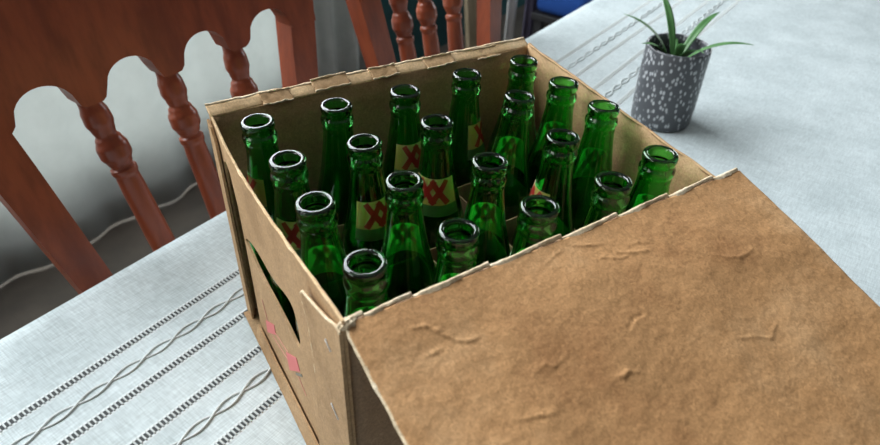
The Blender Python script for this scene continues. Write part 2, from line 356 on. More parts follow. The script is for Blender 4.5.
cl = bmesh.new()
R = 0.006
def cloth_z(u, v): return TABLE_Z - 0.0006 + 0.0006*nz(u*9, v*9)
def drape_axis(s, lo, hi, drop):                # along one side: (position, drop depth)
    L_ = hi-lo; tot = L_+2*drop; x = s*tot
    if x < drop: return lo, drop-x
    if x > drop+L_: return hi, x-drop-L_
    return lo+x-drop, 0
nu, nv = 150, 80
grid = []
for i in range(nu+1):
    row = []
    for j in range(nv+1):
        x, dx = drape_axis(i/nu, TU0, TU1, 0.07); y, dy = drape_axis(j/nv, TV0, TV1, 0.07)
        dz = max(dx, dy); ox = (0.004+0.05*dz*0.3)*(1 if x >= TU1 else -1 if x <= TU0 else 0)*(1 if dx else 0); oy = (0.004+0.015*dz)*(1 if y >= TV1 else -1 if y <= TV0 else 0)*(1 if dy else 0)
        wv = 0.004*math.sin(x*31)*min(1, dz/0.1) if dy else 0
        row.append(cl.verts.new((x+ox, y+oy+wv*(0.5), cloth_z(x, y)-dz)))
    grid.append(row)
for i in range(nu):
    for j in range(nv): cl.faces.new((grid[i][j], grid[i+1][j], grid[i+1][j+1], grid[i][j+1]))
cloth = obj('tablecloth', cl, CLOTH, None, True); cloth.rotation_euler[2] = ANG
tag(cloth, 'pale linen tablecloth with drawn-thread bands under the carton', 'tablecloth')
for k in (0, 1):
    v0 = BAND0 + k*BAND_STEP
    for sgn in (1, -1):
        bm = bmesh.new(); pts = []
        n = 620
        for i in range(n+1):
            u = TU0+0.02+(TU1-TU0-0.04)*i/n; a = PI*(u+0.0812)/0.0322
            pts.append((u, v0+sgn*0.0042*math.sin(a), TABLE_Z+0.0000+0.0004*sgn*math.cos(a)))
        add_tube(bm, pts, 0.0012, 6); obj('braid_cord', bm, CORD, cloth, True)

# thread bundles bridging the drawn ladders: nobody could count them, one part per ladder
for k in (0, 1):
    for sgn in (1, -1):
        v0 = BAND0 + k*BAND_STEP + sgn*LAD
        bm = bmesh.new(); n = int((TU1-TU0-0.04)/0.0040)
        for i in range(n):
            u = TU0+0.02+0.0040*i+0.0003*nz(i*0.7, k, sgn); hw = 0.0008
            pw = U*u+V*v0
            if -0.0345 < pw.x < 0.292 and -0.230 < pw.y < 0.037: continue
            a_ = [bm.verts.new((u+dx, v0-0.0036, TABLE_Z+dz)) for dx, dz in ((-hw, -0.0005), (-hw*0.8, 0.0008), (0, 0.0012), (hw*0.8, 0.0008), (hw, -0.0005))]
            b_ = [bm.verts.new((u+dx, v0+0.0036, TABLE_Z+dz)) for dx, dz in ((-hw, -0.0005), (-hw*0.8, 0.0008), (0, 0.0012), (hw*0.8, 0.0008), (hw, -0.0005))]
            for j in range(4): bm.faces.new((a_[j], b_[j], b_[j+1], a_[j+1]))
            bm.faces.new(a_); bm.faces.new(b_[::-1])
        o = obj('thread_ladder', bm, CORD, cloth); o['kind'] = 'stuff'

# ------------------------------------------------------------------ chairs
def chair(name, stL, stR, spindles, v0, label):
    """back plane leans away: v = v0 + 0.2 (z - TABLE_Z); stL/stR = (u at z=-0.18, u at z=-0.06)"""
    tl = 0.20
    uc = 0.5*(stL[0]+stR[0]); base = uvz(uc, v0-0.2, FLOOR_Z)
    t = empty(name, base); tag(t, label, 'chair', 'wooden chairs along the far side of the table')
    def P(u, z, dv=0.0): return uvz(u, v0 + tl*(z-TABLE_Z) + dv, z)
    def ust(s, z): return s[0] + (s[1]-s[0])*(z+0.18)/0.12*(1.0 if z > -0.42 else 1.0)
    seat_z = -0.52
    zt = 0.06
    for s, w_ in ((stL, 0.042), (stR, 0.042)):
        bm = bmesh.new(); n = 18
        def fn(a, bb, s=s, w_=w_):
            z = seat_z-0.03 + (zt-seat_z+0.03)*bb
            ww = w_*(0.82+0.18*min(1, max(0, (z+0.30)/0.2)))
            return P(ust(s, max(z, -0.45)) + (a-0.5)*ww, z, -0.013)
        add_sheet(bm, fn, 2, n, V*0.03)
        bmesh.ops.recalc_face_normals(bm, faces=bm.faces[:])
        obj('stile', local(bm, base), WOOD, t)
    # crest rail: its lower edge is cut in arches between the spindles
    xs = [stL[1]] + [sp_[1] for sp_ in spindles] + [stR[1]]
    n = 96; top = []; bot = []
    x0, x1 = xs[0]-0.018, xs[-1]+0.018
    for i in range(n+1):
        u = x0 + (x1-x0)*i/n
        zb = -0.073
        for a, bb in zip(xs, xs[1:]):
            if a <= u <= bb:
                ga = a + (0.021 if a == xs[0] else 0.011); gb = bb - (0.021 if bb == xs[-1] else 0.011)
                if ga < u < gb:
                    q = (u-ga)/(gb-ga)
                    zb = -0.073 + 0.007*min(1, min(q, 1-q)/0.10) + 0.026*max(0, 1-((q-0.52)/0.42)**2)**0.5
        bot.append((u, zb)); top.append((u, 0.055 + 0.035*math.sin(PI*i/n)))
    bm = bmesh.new()
    pf = [[bm.verts.new(P(u, z, dv)) for (u, z) in (bot[i], top[i])] for dv in (-0.016, 0.012) for i in range(n+1)]
    F, Bk = pf[:n+1], pf[n+1:]
    for i in range(n):
        bm.faces.new((F[i][0], F[i+1][0], F[i+1][1], F[i][1])); bm.faces.new((Bk[i][0], Bk[i][1], Bk[i+1][1], Bk[i+1][0]))
        bm.faces.new((F[i][0], Bk[i][0], Bk[i+1][0], F[i+1][0])); bm.faces.new((F[i][1], F[i+1][1], Bk[i+1][1], Bk[i][1]))
    bm.faces.new((F[0][0], F[0][1], Bk[0][1], Bk[0][0])); bm.faces.new((F[n][0], Bk[n][0], Bk[n][1], F[n][1]))
    obj('crest_rail', local(bm, base), WOOD, t)
    # turned spindles
    prof = [(-0.47, 0.011), (-0.44, 0.014), (-0.40, 0.010), (-0.34, 0.0135), (-0.26, 0.0145), (-0.18, 0.0135), (-0.163, 0.0128), (-0.158, 0.0145), (-0.154, 0.0145), (-0.151, 0.0115),
            (-0.146, 0.0135), (-0.137, 0.0172), (-0.127, 0.0172), (-0.118, 0.0140), (-0.113, 0.0112), (-0.107, 0.0125), (-0.098, 0.0150), (-0.088, 0.0145), (-0.078, 0.0120), (-0.055, 0.0110)]
    for sl in spindles:
        bm = bmesh.new(); fine = []
        for (za, ra), (zb, rb) in zip(prof, prof[1:]):
            for q in range(4): fine.append((za+(zb-za)*q/4, ra+(rb-ra)*(0.5-0.5*math.cos(PI*q/4))))
        fine.append(prof[-1])
        add_tube(bm, [P(sl[0]+(sl[1]-sl[0])*(max(z, -0.45)+0.18)/0.12, z) for z, r in fine], [r for z, r in fine], 20)
        obj('spindle', local(bm, base), WOOD, t, True)
    zl = -0.47; a0, a1 = ust(stL, -0.45), ust(stR, -0.45)
    bm = bmesh.new(); add_sheet(bm, lambda a, bb: P(a0+(a1-a0)*a, zl-0.02+0.04*bb, -0.01), 8, 1, V*0.024); obj('lower_rail', local(bm, base), WOOD, t)
    hw = 0.5*(a1-a0)+0.03; vc = v0-0.2*(TABLE_Z-seat_z)
    M = RT
    bm = bmesh.new(); add_box(bm, (uc-hw, vc-0.40, seat_z-0.015), (uc+hw, vc+0.02, seat_z+0.015), M, 0.008); obj('seat', local(bm, base), WOOD, t)
    for du in (-hw+0.03, hw-0.03):
        for dv in (-0.37, -0.01):
            bm = bmesh.new(); add_lathe(bm, [(0, FLOOR_Z), (0.014, FLOOR_Z), (0.02, FLOOR_Z+0.08), (0.015, FLOOR_Z+0.16), (0.021, FLOOR_Z+0.3), (0.02, seat_z-0.014), (0, seat_z-0.014)], 16, M @ Matrix.Translation((uc+du, vc+dv, 0)))
            obj('leg', local(bm, base), WOOD, t, True)
    for du in (-hw+0.03, hw-0.03):
        bm = bmesh.new(); add_tube(bm, [uvz(uc+du, vc-0.37, FLOOR_Z+0.2), uvz(uc+du, vc-0.01, FLOOR_Z+0.2)], 0.009, 10); obj('stretcher', local(bm, base), WOOD, t, True)
    return t
chair('dining_chair', (-0.085, -0.105), (0.273, 0.298), [(0.010, 0.000), (0.098, 0.094), (0.186, 0.188)], 0.25, 'red wooden spindle-back chair at left whose arched crest rail shows')
chair('dining_chair', (0.443, 0.426), (0.752, 0.776), [(0.506, 0.502), (0.568, 0.567), (0.638, 0.647)], 0.25, 'red wooden chair with splayed stiles and three turned spindles behind the carton')

# ------------------------------------------------------------------ things against the back wall, right of the curtain
b0 = uvz(2.13, 1.24, FLOOR_Z)
bm = bmesh.new(); add_sheet(bm, lambda a, bb: uvz(2.075+0.075*a+0.06*bb, 1.16+0.15*bb, FLOOR_Z+0.9*bb), 1, 4, V*0.02)
tag(obj('wooden_board', bm, OLIVE), 'olive brown wooden board leaning on the wall beside the spindles', 'board')
CLG = 'cloths hanging behind the right chair'
hanging('hanging_cloth', 2.085, 2.175, 1.0, -0.955, 0.2, 0.006, 0.07, PALE, 'narrow pale grey cloth hanging just right of the right chair', 'cloth', CLG, seed=8)
hanging('hanging_cloth', 2.235, 2.385, 0.985, -0.955, 0.2, 0.010, 0.10, VIOLET, 'dark violet cloth hanging next to the pale grey one', 'cloth', CLG, seed=9)
hanging('hanging_cloth', 2.40, 2.58, 1.03, -0.955, 0.2, 0.010, 0.10, UMBER, 'dark brown cloth hanging right of the violet one', 'cloth', CLG, seed=10)
st = empty('stool', uvz(2.42, 0.81, FLOOR_Z)); st.rotation_euler[2] = ANG; tag(st, 'low dark stool standing behind the far table edge', 'stool')
bm = bmesh.new(); add_box(bm, (-0.24, -0.12, 0.215), (0.24, 0.12, 0.245), None, 0.004); obj('seat', bm, DARKM, st)
for sx in (-0.21, 0.21):
    for sy in (-0.09, 0.09):
        bm = bmesh.new(); add_box(bm, (sx-0.018, sy-0.018, 0), (sx+0.018, sy+0.018, 0.215)); obj('leg', bm, DARKM, st)
bm = bmesh.new(); add_box(bm, (-0.23, -0.115, 0), (0.23, 0.115, 0.11), None, 0.03)
o = obj('cushion', bm, BLUE, None, True); o.location = uvz(2.42, 0.81, FLOOR_Z+0.2455); o.rotation_euler[2] = ANG
tag(o, 'bright blue cushion lying on the low dark stool', 'cushion')
bm = bmesh.new(); add_tube(bm, [uvz(2.02, 1.01, 0.2), uvz(2.66, 1.01, 0.2)], 0.010, 12)
o = obj('clothes_rail', bm, DARKM, None, True); tag(o, 'dark rail carrying the hanging cloths', 'rail')
for u in (2.04, 2.64):
    bm = bmesh.new(); add_box(bm, (u-0.012, 1.01, 0.185), (u+0.012, BACK_V, 0.215), RT); obj('bracket', bm, DARKM, o)

# ------------------------------------------------------------------ the carton
CB = Vector((0.125, -0.10, TABLE_Z+0.0005))
box = empty('cardboard_carton', CB)
tag(box, 'worn brown cardboard carton holding green bottles, front flap folded down', 'carton')
YF, YB = -0.2275, 0.0345                         # front and back wall centre lines
BOT = TABLE_Z+0.0022
def xl(y): return -0.0310 + 0.0032*(y-YF)/(YB-YF)
def xr(y): return 0.2775 + 0.0125*(y-YF)/(YB-YF)
LRIM = [(-0.2300, 0.0030), (-0.2058, 0.0004), (-0.1659, -0.0061), (-0.1083, -0.0142), (-0.0630, -0.0180), (-0.0253, -0.0190), (0.00, -0.0165), (0.0365, -0.0055)]
TH = 0.0020
def part(name, bm, m, parent=box, smooth=False):
    return obj(name, local(bm, CB), m, parent, smooth)
# left wall with its hand slot and the gap beside the back tab
rim_pts = []
n = 90
for i in range(n+1):
    y = -0.2300 + (0.0365+0.2300)*i/n
    rim_pts.append((y, lerp_table(LRIM, y) + 0.0006*nz(y*160, 3) + 0.0004*nz(y*420, 5)))
outer = [(-0.2300, BOT), (-0.0035, BOT)] + [(-0.0032+0.0008*nz(z*60), z) for z in (-0.20, -0.17, -0.14, -0.10, -0.07)] + [(0.002, -0.040), (0.010, -0.034), (0.0200, -0.040)] + [(0.0235, -0.07), (0.0240, -0.12), (0.0240, BOT), (0.0365, BOT)] + rim_pts[::-1]
slot_ = smooth_loop([(-0.0079, -0.1015), (-0.0239, -0.1060), (-0.0453, -0.1110), (-0.0824, -0.1115), (-0.1093, -0.1125), (-0.1254, -0.1150), (-0.1340, -0.1110), (-0.1376, -0.0957), (-0.1340, -0.0770), (-0.1206, -0.0725), (-0.0836, -0.0840), (-0.0478, -0.0860), (-0.0220, -0.0930)], 4)
bm = bmesh.new(); add_plate(bm, outer, [slot_], lambda y, z: (xl(y)+0.0015*math.sin(PI*min(1, max(0, (z+0.2)/0.2)))*0.4, y, z), (TH, 0, 0))
lw = part('left_wall', bm, K_OUT)
def fuzz_strip(path, wdt, hgt, jag, seed, steps=None):
    """torn-paper ridge along a 3-D path: ragged crest over a narrow base"""
    bm = bmesh.new(); rows = []
    for i, p in enumerate(path):
        p = Vector(p); tdir = (Vector(path[min(i+1, len(path)-1)])-Vector(path[max(i-1, 0)])).normalized(); side = tdir.cross(Vector((0, 0, 1))).normalized()
        k = i*0.13
        hh = hgt*(1+jag*(nz(k, seed)+0.5*nz(k*4.1, seed+4))); ww = wdt*(1+0.5*nz(k*0.8, seed+9)); sh = wdt*0.5*nz(k*0.5, seed+2)
        rows.append([bm.verts.new(p+side*(o_*ww+sh)+Vector((0, 0, z_*hh))) for o_, z_ in ((-0.5, -0.5), (-0.42, 0.5), (0.0, 0.9), (0.42, 0.45), (0.5, -0.5))])
    for a, c in zip(rows, rows[1:]):
        for j in range(5): bm.faces.new((a[j], c[j], c[(j+1) % 5], a[(j+1) % 5]))
    bm.faces.new(rows[0]); bm.faces.new(rows[-1][::-1])
    return bm
path = [(xl(y)+TH*0.5, y, lerp_table(LRIM, y)) for y in [-0.229+0.265*i/220 for i in range(221)]]
part('torn_edge', fuzz_strip(path, 0.0021, 0.0005, 0.7, 2), K_STUB, lw, True).parent = lw
# faded print below the slot
def print_patch(poly, m, name='print_mark'):
    bm = bmesh.new(); add_plate(bm, poly, [], lambda y, z: (xl(y)+0.0015*math.sin(PI*min(1, max(0, (z+0.2)/0.2)))*0.4-0.0005, y, z), (0.0004, 0, 0)); part(name, bm, m, lw)
print_patch([(-0.0320, -0.1764), (-0.0620, -0.1548), (-0.0627, -0.1664), (-0.0306, -0.1933)], PRINT_RED)
print_patch([(-0.0894, -0.1610), (-0.1198, -0.1371), (-0.1253, -0.1475), (-0.0927, -0.1800)], PRINT_RED)
def stroke2(a, c, wd): 
    a, c = Vector((*a, 0)), Vector((*c, 0)); q = (c-a).normalized(); k = Vector((-q.y, q.x, 0))*wd/2
    return [tuple((a-k)[:2]), tuple((c-k)[:2]), tuple((c+k)[:2]), tuple((a+k)[:2])]
print_patch(stroke2((-0.0313, -0.1522), (-0.0395, -0.1723), 0.0022), PRINT_PINK, 'print_line')
print_patch(stroke2((-0.0619, -0.1650), (-0.0959, -0.1556), 0.0018), PRINT_PINK, 'print_line')
print_patch(stroke2((-0.0495, -0.1804), (-0.0905, -0.1686), 0.0018), PRINT_PINK, 'print_line')
print_patch(stroke2((-0.1152, -0.1596), (-0.1328, -0.1680), 0.0018), PRINT_PINK, 'print_line')
print_patch(stroke2((-0.1120, -0.1640), (-0.1290, -0.1480), 0.0022), PRINT_GREY, 'print_bar')
# back wall, right wall, front wall, bottom
BRIM = [(-0.03, -0.006), (0.12, -0.0058), (0.2925, -0.0065)]
bm = bmesh.new(); add_sheet(bm, lambda s, t: (-0.0282+(0.2905+0.0282)*s, YB+0.0016*nz(s*5, t*2, 1), BOT+(lerp_table(BRIM, -0.03+0.32*s)-BOT)*t), 40, 12, (0, TH, 0)); part('back_wall', bm, K_IN, box, True)
RRIM = [(YF-0.002, -0.0150), (-0.143, -0.0115), (0.037, -0.0030)]
bm = bmesh.new(); add_sheet(bm, lambda s, t: (xr(YF+(YB-YF)*s)-TH+0.0040*math.sin(PI*t)+0.0008*nz(s*4, t*3, 7), YF+(YB-YF)*s, BOT+(lerp_table(RRIM, YF+(YB-YF)*s)-BOT)*t), 40, 12, (TH, 0, 0)); rwall = part('right_wall', bm, K_IN, box, True)
path = [(xr(y)-TH*0.5, y, lerp_table(RRIM, y)) for y in [YF+(YB-YF)*i/160 for i in range(161)]]
part('torn_edge', fuzz_strip(path, 0.0030, 0.0010, 0.5, 12), K_OUT, rwall, True)
bm = bmesh.new(); add_sheet(bm, lambda s, t: (xl(YF)+TH+(xr(YF)-xl(YF)-2*TH)*s, YF-TH/2, BOT+(0.0-0.0008-BOT)*t), 30, 10, (0, TH, 0)); part('front_wall', bm, K_FRONT_SHADE, box, True)
bm = bmesh.new(); add_box(bm, (xl(YF)-0.0045, YF+0.003, BOT-0.0005), (xr(YF)-0.006, YB-0.002, BOT+0.0018)); part('bottom_panel', bm, K_IN)
# low bottom flap standing a little off the left wall
bm = bmesh.new(); add_sheet(bm, lambda s, t: (xl(YF+0.22*s)-0.0068+0.0034*t+0.0005*nz(s*6, 4), YF-0.004+(-0.004-YF+0.004)*s, BOT-0.0006+(0.0250-0.0085*s+0.0008*nz(s*9, 3))*t), 40, 2, (0.0018, 0, 0)); part('bottom_flap', bm, K_OUT)
# corner tabs folded onto the left wall
def tabx(y, z): return (xl(y)-0.0026-0.0022*max(0, (y+0.225)/0.045), y, z)
tab = [(-0.2302, -0.200), (-0.2302, -0.004), (-0.2240, -0.0030), (-0.2120, -0.0085), (-0.1960, -0.0125), (-0.1820, -0.0155), (-0.1775, -0.0165), (-0.1757, -0.0190), (-0.1772, -0.027), (-0.1822, -0.0407), (-0.1832, -0.065), (-0.1832, -0.0876), (-0.1795, -0.12), (-0.1740, -0.160), (-0.1715, -0.1735), (-0.168, -0.200)]
bm = bmesh.new(); add_plate(bm, tab, [], tabx, (0.0022, 0, 0)); ct = part('corner_tab', bm, K_OUT)
path = [tabx(y, z) for y, z in [tab[i] for i in range(1, 12)]]
fine = []
for a, c in zip(path, path[1:]):
    for k in range(6): fine.append(Vector(a).lerp(Vector(c), k/6)+Vector((0.0008, 0, 0)))
bm = bmesh.new(); add_tube(bm, fine, [0.0009*(1+0.5*nz(i*0.6)) for i in range(len(fine))], 6); part('torn_edge', bm, K_TORN, ct, True)
for (y, z), (y2, z2) in (((-0.2103, -0.0258), (-0.2165, -0.0300)), ((-0.2080, -0.0860), (-0.2170, -0.0920))):
    bm = bmesh.new(); p, q = Vector(tabx(y, z)), Vector(tabx(y2, z2)); o_ = Vector((-0.0006, 0, 0))
    add_tube(bm, [p-o_*0.3, p+o_, q+o_, q-o_*0.3], 0.00045, 6); part('staple', bm, STEEL, ct, True)
for z in (-0.0407, -0.0502, -0.0876, -0.1307):
    y = lerp_table([(-0.160, -0.1740), (-0.120, -0.1795), (-0.0876, -0.1832), (-0.0407, -0.1822), (-0.02, -0.1757)], z)+0.0012
    bm = bmesh.new(); add_lathe(bm, [(0, -0.0003), (0.0009, -0.0002), (0.0009, 0.0002), (0, 0.0003)], 8, Matrix.Translation((xl(y)-0.0002, y, z)) @ Matrix.Rotation(PI/2, 4, 'Y')); part('perforation', bm, PRINT_GREY, lw)
bm = bmesh.new(); add_plate(bm, [(0.0195, BOT), (0.0372, BOT), (0.0372, -0.0085), (0.0290, -0.012), (0.0205, -0.022)], [], lambda y, z: (xl(y)-0.0030, y, z), (0.0022, 0, 0)); part('corner_tab', bm, K_OUT)
# back rim: stub of the folded-out back flap with torn tabs
def stub(s, t):
    x = -0.0282+(0.2905+0.0282)*s
    z0 = lerp_table(BRIM, x)
    return (x, YB+0.0002+0.0105*t+0.0012*nz(x*26, t), z0-0.0006+0.0052*t+0.0010*nz(x*34, 4)*t+0.0006*nz(x*150, 8)*t)
bm = bmesh.new(); add_sheet(bm, stub, 160, 3, (0, 0.0012, 0.0016)); st = part('flap_stub', bm, K_STUB, box, True)
path = [Vector(stub(i/260, 1.0))+Vector((0, 0.0006, 0.0008)) for i in range(261)]
part('torn_edge', fuzz_strip(path, 0.0028, 0.0011, 0.7, 21), K_TORN, st, True)
for k, (xc, wd, dz) in enumerate(((0.0285, 0.026, 0.000), (0.0775, 0.033, 0.0024), (0.1290, 0.026, 0.0014), (0.1870, 0.031, 0.0006), (0.2410, 0.026, -0.0015))):
    def peel(s, t, xc=xc, wd=wd, dz=dz, k=k):
        x = xc-wd/2+wd*s; q = Vector(stub((x+0.0282)/0.3187, t*1.05+0.0))
        return q + Vector((0.0015*nz(t*3, k), -0.0014-0.0012*math.sin(PI*s)*abs(nz(k*1.7, 3)+0.4)-0.0008*nz(s*6, t*3, k), dz+0.0012+0.0009*nz(s*5, k, t*2)))
    bm = bmesh.new(); add_sheet(bm, peel, 16, 5, (0, 0.0009, 0.0007)); tp = part('torn_tab', bm, K_IN, st, True)
    for t_ in (0.0, 1.0):
        pp = [Vector(peel(i/30, t_))+Vector((0, -0.0003, 0.0002)) for i in range(31)]
        part('torn_edge', fuzz_strip(pp, 0.0013, 0.0011, 0.7, 30+k*3+t_), K_TORN, tp, True)
# front flap, folded out and drooping, with soft creases in its paper
FL, DR = 0.195, math.radians(14.0)
CREASES = [([(0.0024, 0.0167), (0.0083, 0.0189), (0.0132, 0.0231), (0.0166, 0.028), (0.0201, 0.0326), (0.027, 0.0361), (0.0311, 0.0355)], 0.0016), ([(0.002, 0.034), (0.0064, 0.0333), (0.0106, 0.0331)], 0.0010),
           ([(0.12, 0.0079), (0.1289, 0.011), (0.1372, 0.0134)], 0.0012), ([(0.1425, 0.0227), (0.1489, 0.0274), (0.1598, 0.03)], 0.0016), ([(0.1279, 0.0217), (0.1362, 0.0256), (0.1444, 0.028), (0.1509, 0.0295)], 0.0012),
           ([(0.1539, 0.0216), (0.1592, 0.0217), (0.1646, 0.0247)], 0.0010), ([(0.1131, 0.0678), (0.1187, 0.0643), (0.1261, 0.0634)], -0.0014), ([(0.0877, 0.0885), (0.0914, 0.0892), (0.0946, 0.0882)], 0.0016), ([(0.0273, 0.085), (0.0365, 0.0867), (0.0447, 0.0886)], 0.0014),
           ([(0.0497, 0.0653), (0.0559, 0.0644), (0.06, 0.068), (0.0702, 0.0651)], 0.0010), ([(0.0958, 0.0111), (0.1039, 0.0082), (0.1077, 0.0079)], 0.0010), ([(0.0914, 0.0886), (0.0953, 0.0883), (0.0997, 0.0909)], 0.0014), ([(0.20, 0.05), (0.215, 0.06), (0.228, 0.058)], 0.0012), ([(0.17, 0.10), (0.19, 0.108), (0.20, 0.104)], 0.0012)]
def crease_h(x, l):
    h_ = 0.0
    for pts, amp in CREASES:
        for (ax_, al_), (bx_, bl_) in zip(pts, pts[1:]):
            if x < min(ax_, bx_)-0.008 or x > max(ax_, bx_)+0.008 or l < min(al_, bl_)-0.008 or l > max(al_, bl_)+0.008: continue
            dx, dl = bx_-ax_, bl_-al_; q = max(0, min(1, ((x-ax_)*dx+(l-al_)*dl)/(dx*dx+dl*dl)))
            ex, el_ = x-ax_-q*dx, l-al_-q*dl; dd = (ex*ex+el_*el_)**0.5; sg = 1 if ex*dl-el_*dx > 0 else -0.6
            h_ += amp*0.30*sg*math.exp(-(dd/0.0020)**2)*0.6 + amp*0.22*math.exp(-(dd/0.0009)**2)
    return h_
def flap(s, t):
    x0 = -0.0300+0.0020*t; x1 = 0.2790-0.004*t
    rc = max(0.0, 1-t/0.04)*0.002
    x = x0+rc+(x1-x0-rc)*s; L_ = FL*t
    wob = 0.0026*nz(x*10, L_*12, 2)+0.0012*nz(x*26, L_*26, 5)+0.0004*nz(x*80, L_*80, 8)
    edge = 0.0006*nz(L_*70, 11)*(1-s)
    return (x+edge, YF-0.0012-L_*math.cos(DR), 0.0004-L_*math.sin(DR)+wob*min(1, L_/0.03)-0.004*(t**2)+crease_h(x+0.0012*nz(x*90, L_*90), L_+0.0012*nz(L_*90, x*90, 3)))
bm = bmesh.new(); add_sheet(bm, flap, 330, 200, (0, -0.0006, -0.0024)); fp = part('front_flap', bm, K_FLAP, box, True)
# torn hinge line: a ragged ribbon of pale core paper lying along the fold
HSTEPS = [-0.0305, -0.0180, -0.0070, 0.0112, 0.0426, 0.0620, 0.0915, 0.1155, 0.1480, 0.1620, 0.1882, 0.2080, 0.2310, 0.2520, 0.2790]
def hinge(s, t):
    x = -0.0305+0.3080*s
    i = max(k for k in range(len(HSTEPS)-1) if HSTEPS[k] <= x+1e-6); q = (x-HSTEPS[i])/(HSTEPS[i+1]-HSTEPS[i])
    wide = i % 2 == 1                            # exposed core on the flap side / thin lip standing up on the box side
    inner = (0.0010 if wide else 0.0020) + 0.0007*nz(x*70, 2)+0.0004*nz(x*260, 5)
    outer_ = -((0.0024 if wide else 0.0002)*(0.55+0.45*math.sin(PI*min(1, q+0.15))) + 0.0012*abs(nz(x*170, 4)) + 0.0005*nz(x*420, 6))
    yy = YF+inner+(outer_-inner)*t
    rise = (0.0003 if wide else 0.0008) + 0.0018*q*(1-t*0.4)
    zz = rise + 0.0006*nz(x*55, 9) + 0.0006*math.sin(PI*min(1, t*1.1))*(1+nz(x*120, 3)) - 0.25*max(0, YF-yy)
    return (x, yy, zz)
bm = bmesh.new(); add_sheet(bm, hinge, 640, 5, (0, 0, -0.0012)); part('torn_edge', bm, K_TORN, fp)
path = [Vector(flap(0.0, i/120))+Vector((-0.0002, 0, -0.0011)) for i in range(121)]
bm = bmesh.new(); add_tube(bm, path, [0.0011*(1+0.35*nz(i*0.2, 3)) for i in range(121)], 6); part('torn_edge', bm, K_TORN, fp, True)
bm = bmesh.new(); bmesh.ops.create_icosphere(bm, subdivisions=4, radius=1.0)   # crumpled knot of fibres at the corner
for v in bm.verts:
    k = 1+0.35*nz(v.co.x*2.2, v.co.y*2.2, v.co.z*2.2)+0.2*nz(v.co.x*6, v.co.y*6, v.co.z*6)
    v.co = Vector((v.co.x*0.0048*k-0.0280, v.co.y*0.0036*k+YF-0.0010, v.co.z*0.0030*k+0.0000))
part('crumpled_corner', bm, K_TORN, box, True)

# ------------------------------------------------------------------ bottles: where each mouth stands
MOUTH = [[(-0.0002, 0.0007), (0.065, -0.0014), (0.127, -0.0049), (0.1927, -0.0005), (0.2563, -0.001)],
         [(0.0008, -0.0624), (0.059, -0.0666), (0.1235, -0.0643), (0.2082, -0.0596), (0.2596, -0.0556)],
         [(-0.0017, -0.1203), (0.0612, -0.1252), (0.128, -0.1318), (0.1974, -0.1298), (0.2601, -0.107)],
         [(0.0011, -0.1891), (0.0654, -0.1892), (0.1258, -0.1932), (0.1899, -0.1944), (0.2465, -0.1841)]]
BH, BR = 0.2205, 0.0280
FOOT = BOT+0.0020
body = [[Vector((x, y)) for x, y in row] for row in MOUTH]
for it in range(400):                            # let the bodies settle clear of each other and of the walls
    al = [(r, c) for r in range(4) for c in range(5)]
    for i in range(20):
        for j in range(i+1, 20):
            A, B_ = body[al[i][0]][al[i][1]], body[al[j][0]][al[j][1]]; dd = B_-A
            if dd.length < 0.0610:
                k = dd.normalized()*(0.0610-dd.length)*0.5; A -= k; B_ += k
    for r, c in al:
        p = body[r][c]
        p.x = min(max(p.x, xl(p.y)+TH+BR+0.0036), xr(p.y)-TH-BR-0.0016); p.y = min(max(p.y, YF+TH+BR+0.001), YB-BR-0.0035)
# divider of crossed cardboard strips
D0, D1 = FOOT+0.0002, -0.097
dv = empty('cardboard_divider', (0.125, -0.10, FOOT)); tag(dv, 'brown cardboard divider strips crossing between the bottles inside the carton', 'divider')
def axis_at(r, c, z):                            # where a bottle's axis stands at height z
    m_ = Vector(MOUTH[r][c]); return m_ + (body[r][c]-m_)*(z/-0.20)
def poly_strip(path_at, z0, z1):
    bm = bmesh.new(); n = 60
    def at(s, z):
        pts = path_at(z); x = s*(len(pts)-1); i = min(int(x), len(pts)-2); return Vector((*pts[i], z)).lerp(Vector((*pts[i+1], z)), x-i)
    main = at(1, z0)-at(0, z0); nrm = Vector((-main.y, main.x, 0)).normalized()
    def fn(s, t):
        z = z0+(z1-z0)*t
        return at(s, z)+Vector((0, 0, 0.0015*nz(s*6, 2)*t))-nrm*0.0005
    add_sheet(bm, fn, n, 8, nrm*0.0010)
    return local(bm, (0.125, -0.10, FOOT))
def mid(r, c, r2, c2, z): return tuple((axis_at(r, c, z)+axis_at(r2, c2, z))/2)
for c in range(4):
    def along(z, c=c):
        pts = [mid(r, c, r, c+1, z) for r in range(4)]
        return [(pts[0][0], 0.028)] + pts + [(pts[-1][0], -0.220)]
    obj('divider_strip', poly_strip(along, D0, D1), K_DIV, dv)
for r in range(3):
    def across(z, r=r):
        pts = [mid(r, c, r+1, c, z) for c in range(5)]
        return [(pts[0][0]-0.006, pts[0][1])] + pts + [(pts[-1][0]+0.018, pts[-1][1])]
    obj('divider_strip', poly_strip(across, D0, D1-0.001), K_DIV, dv)

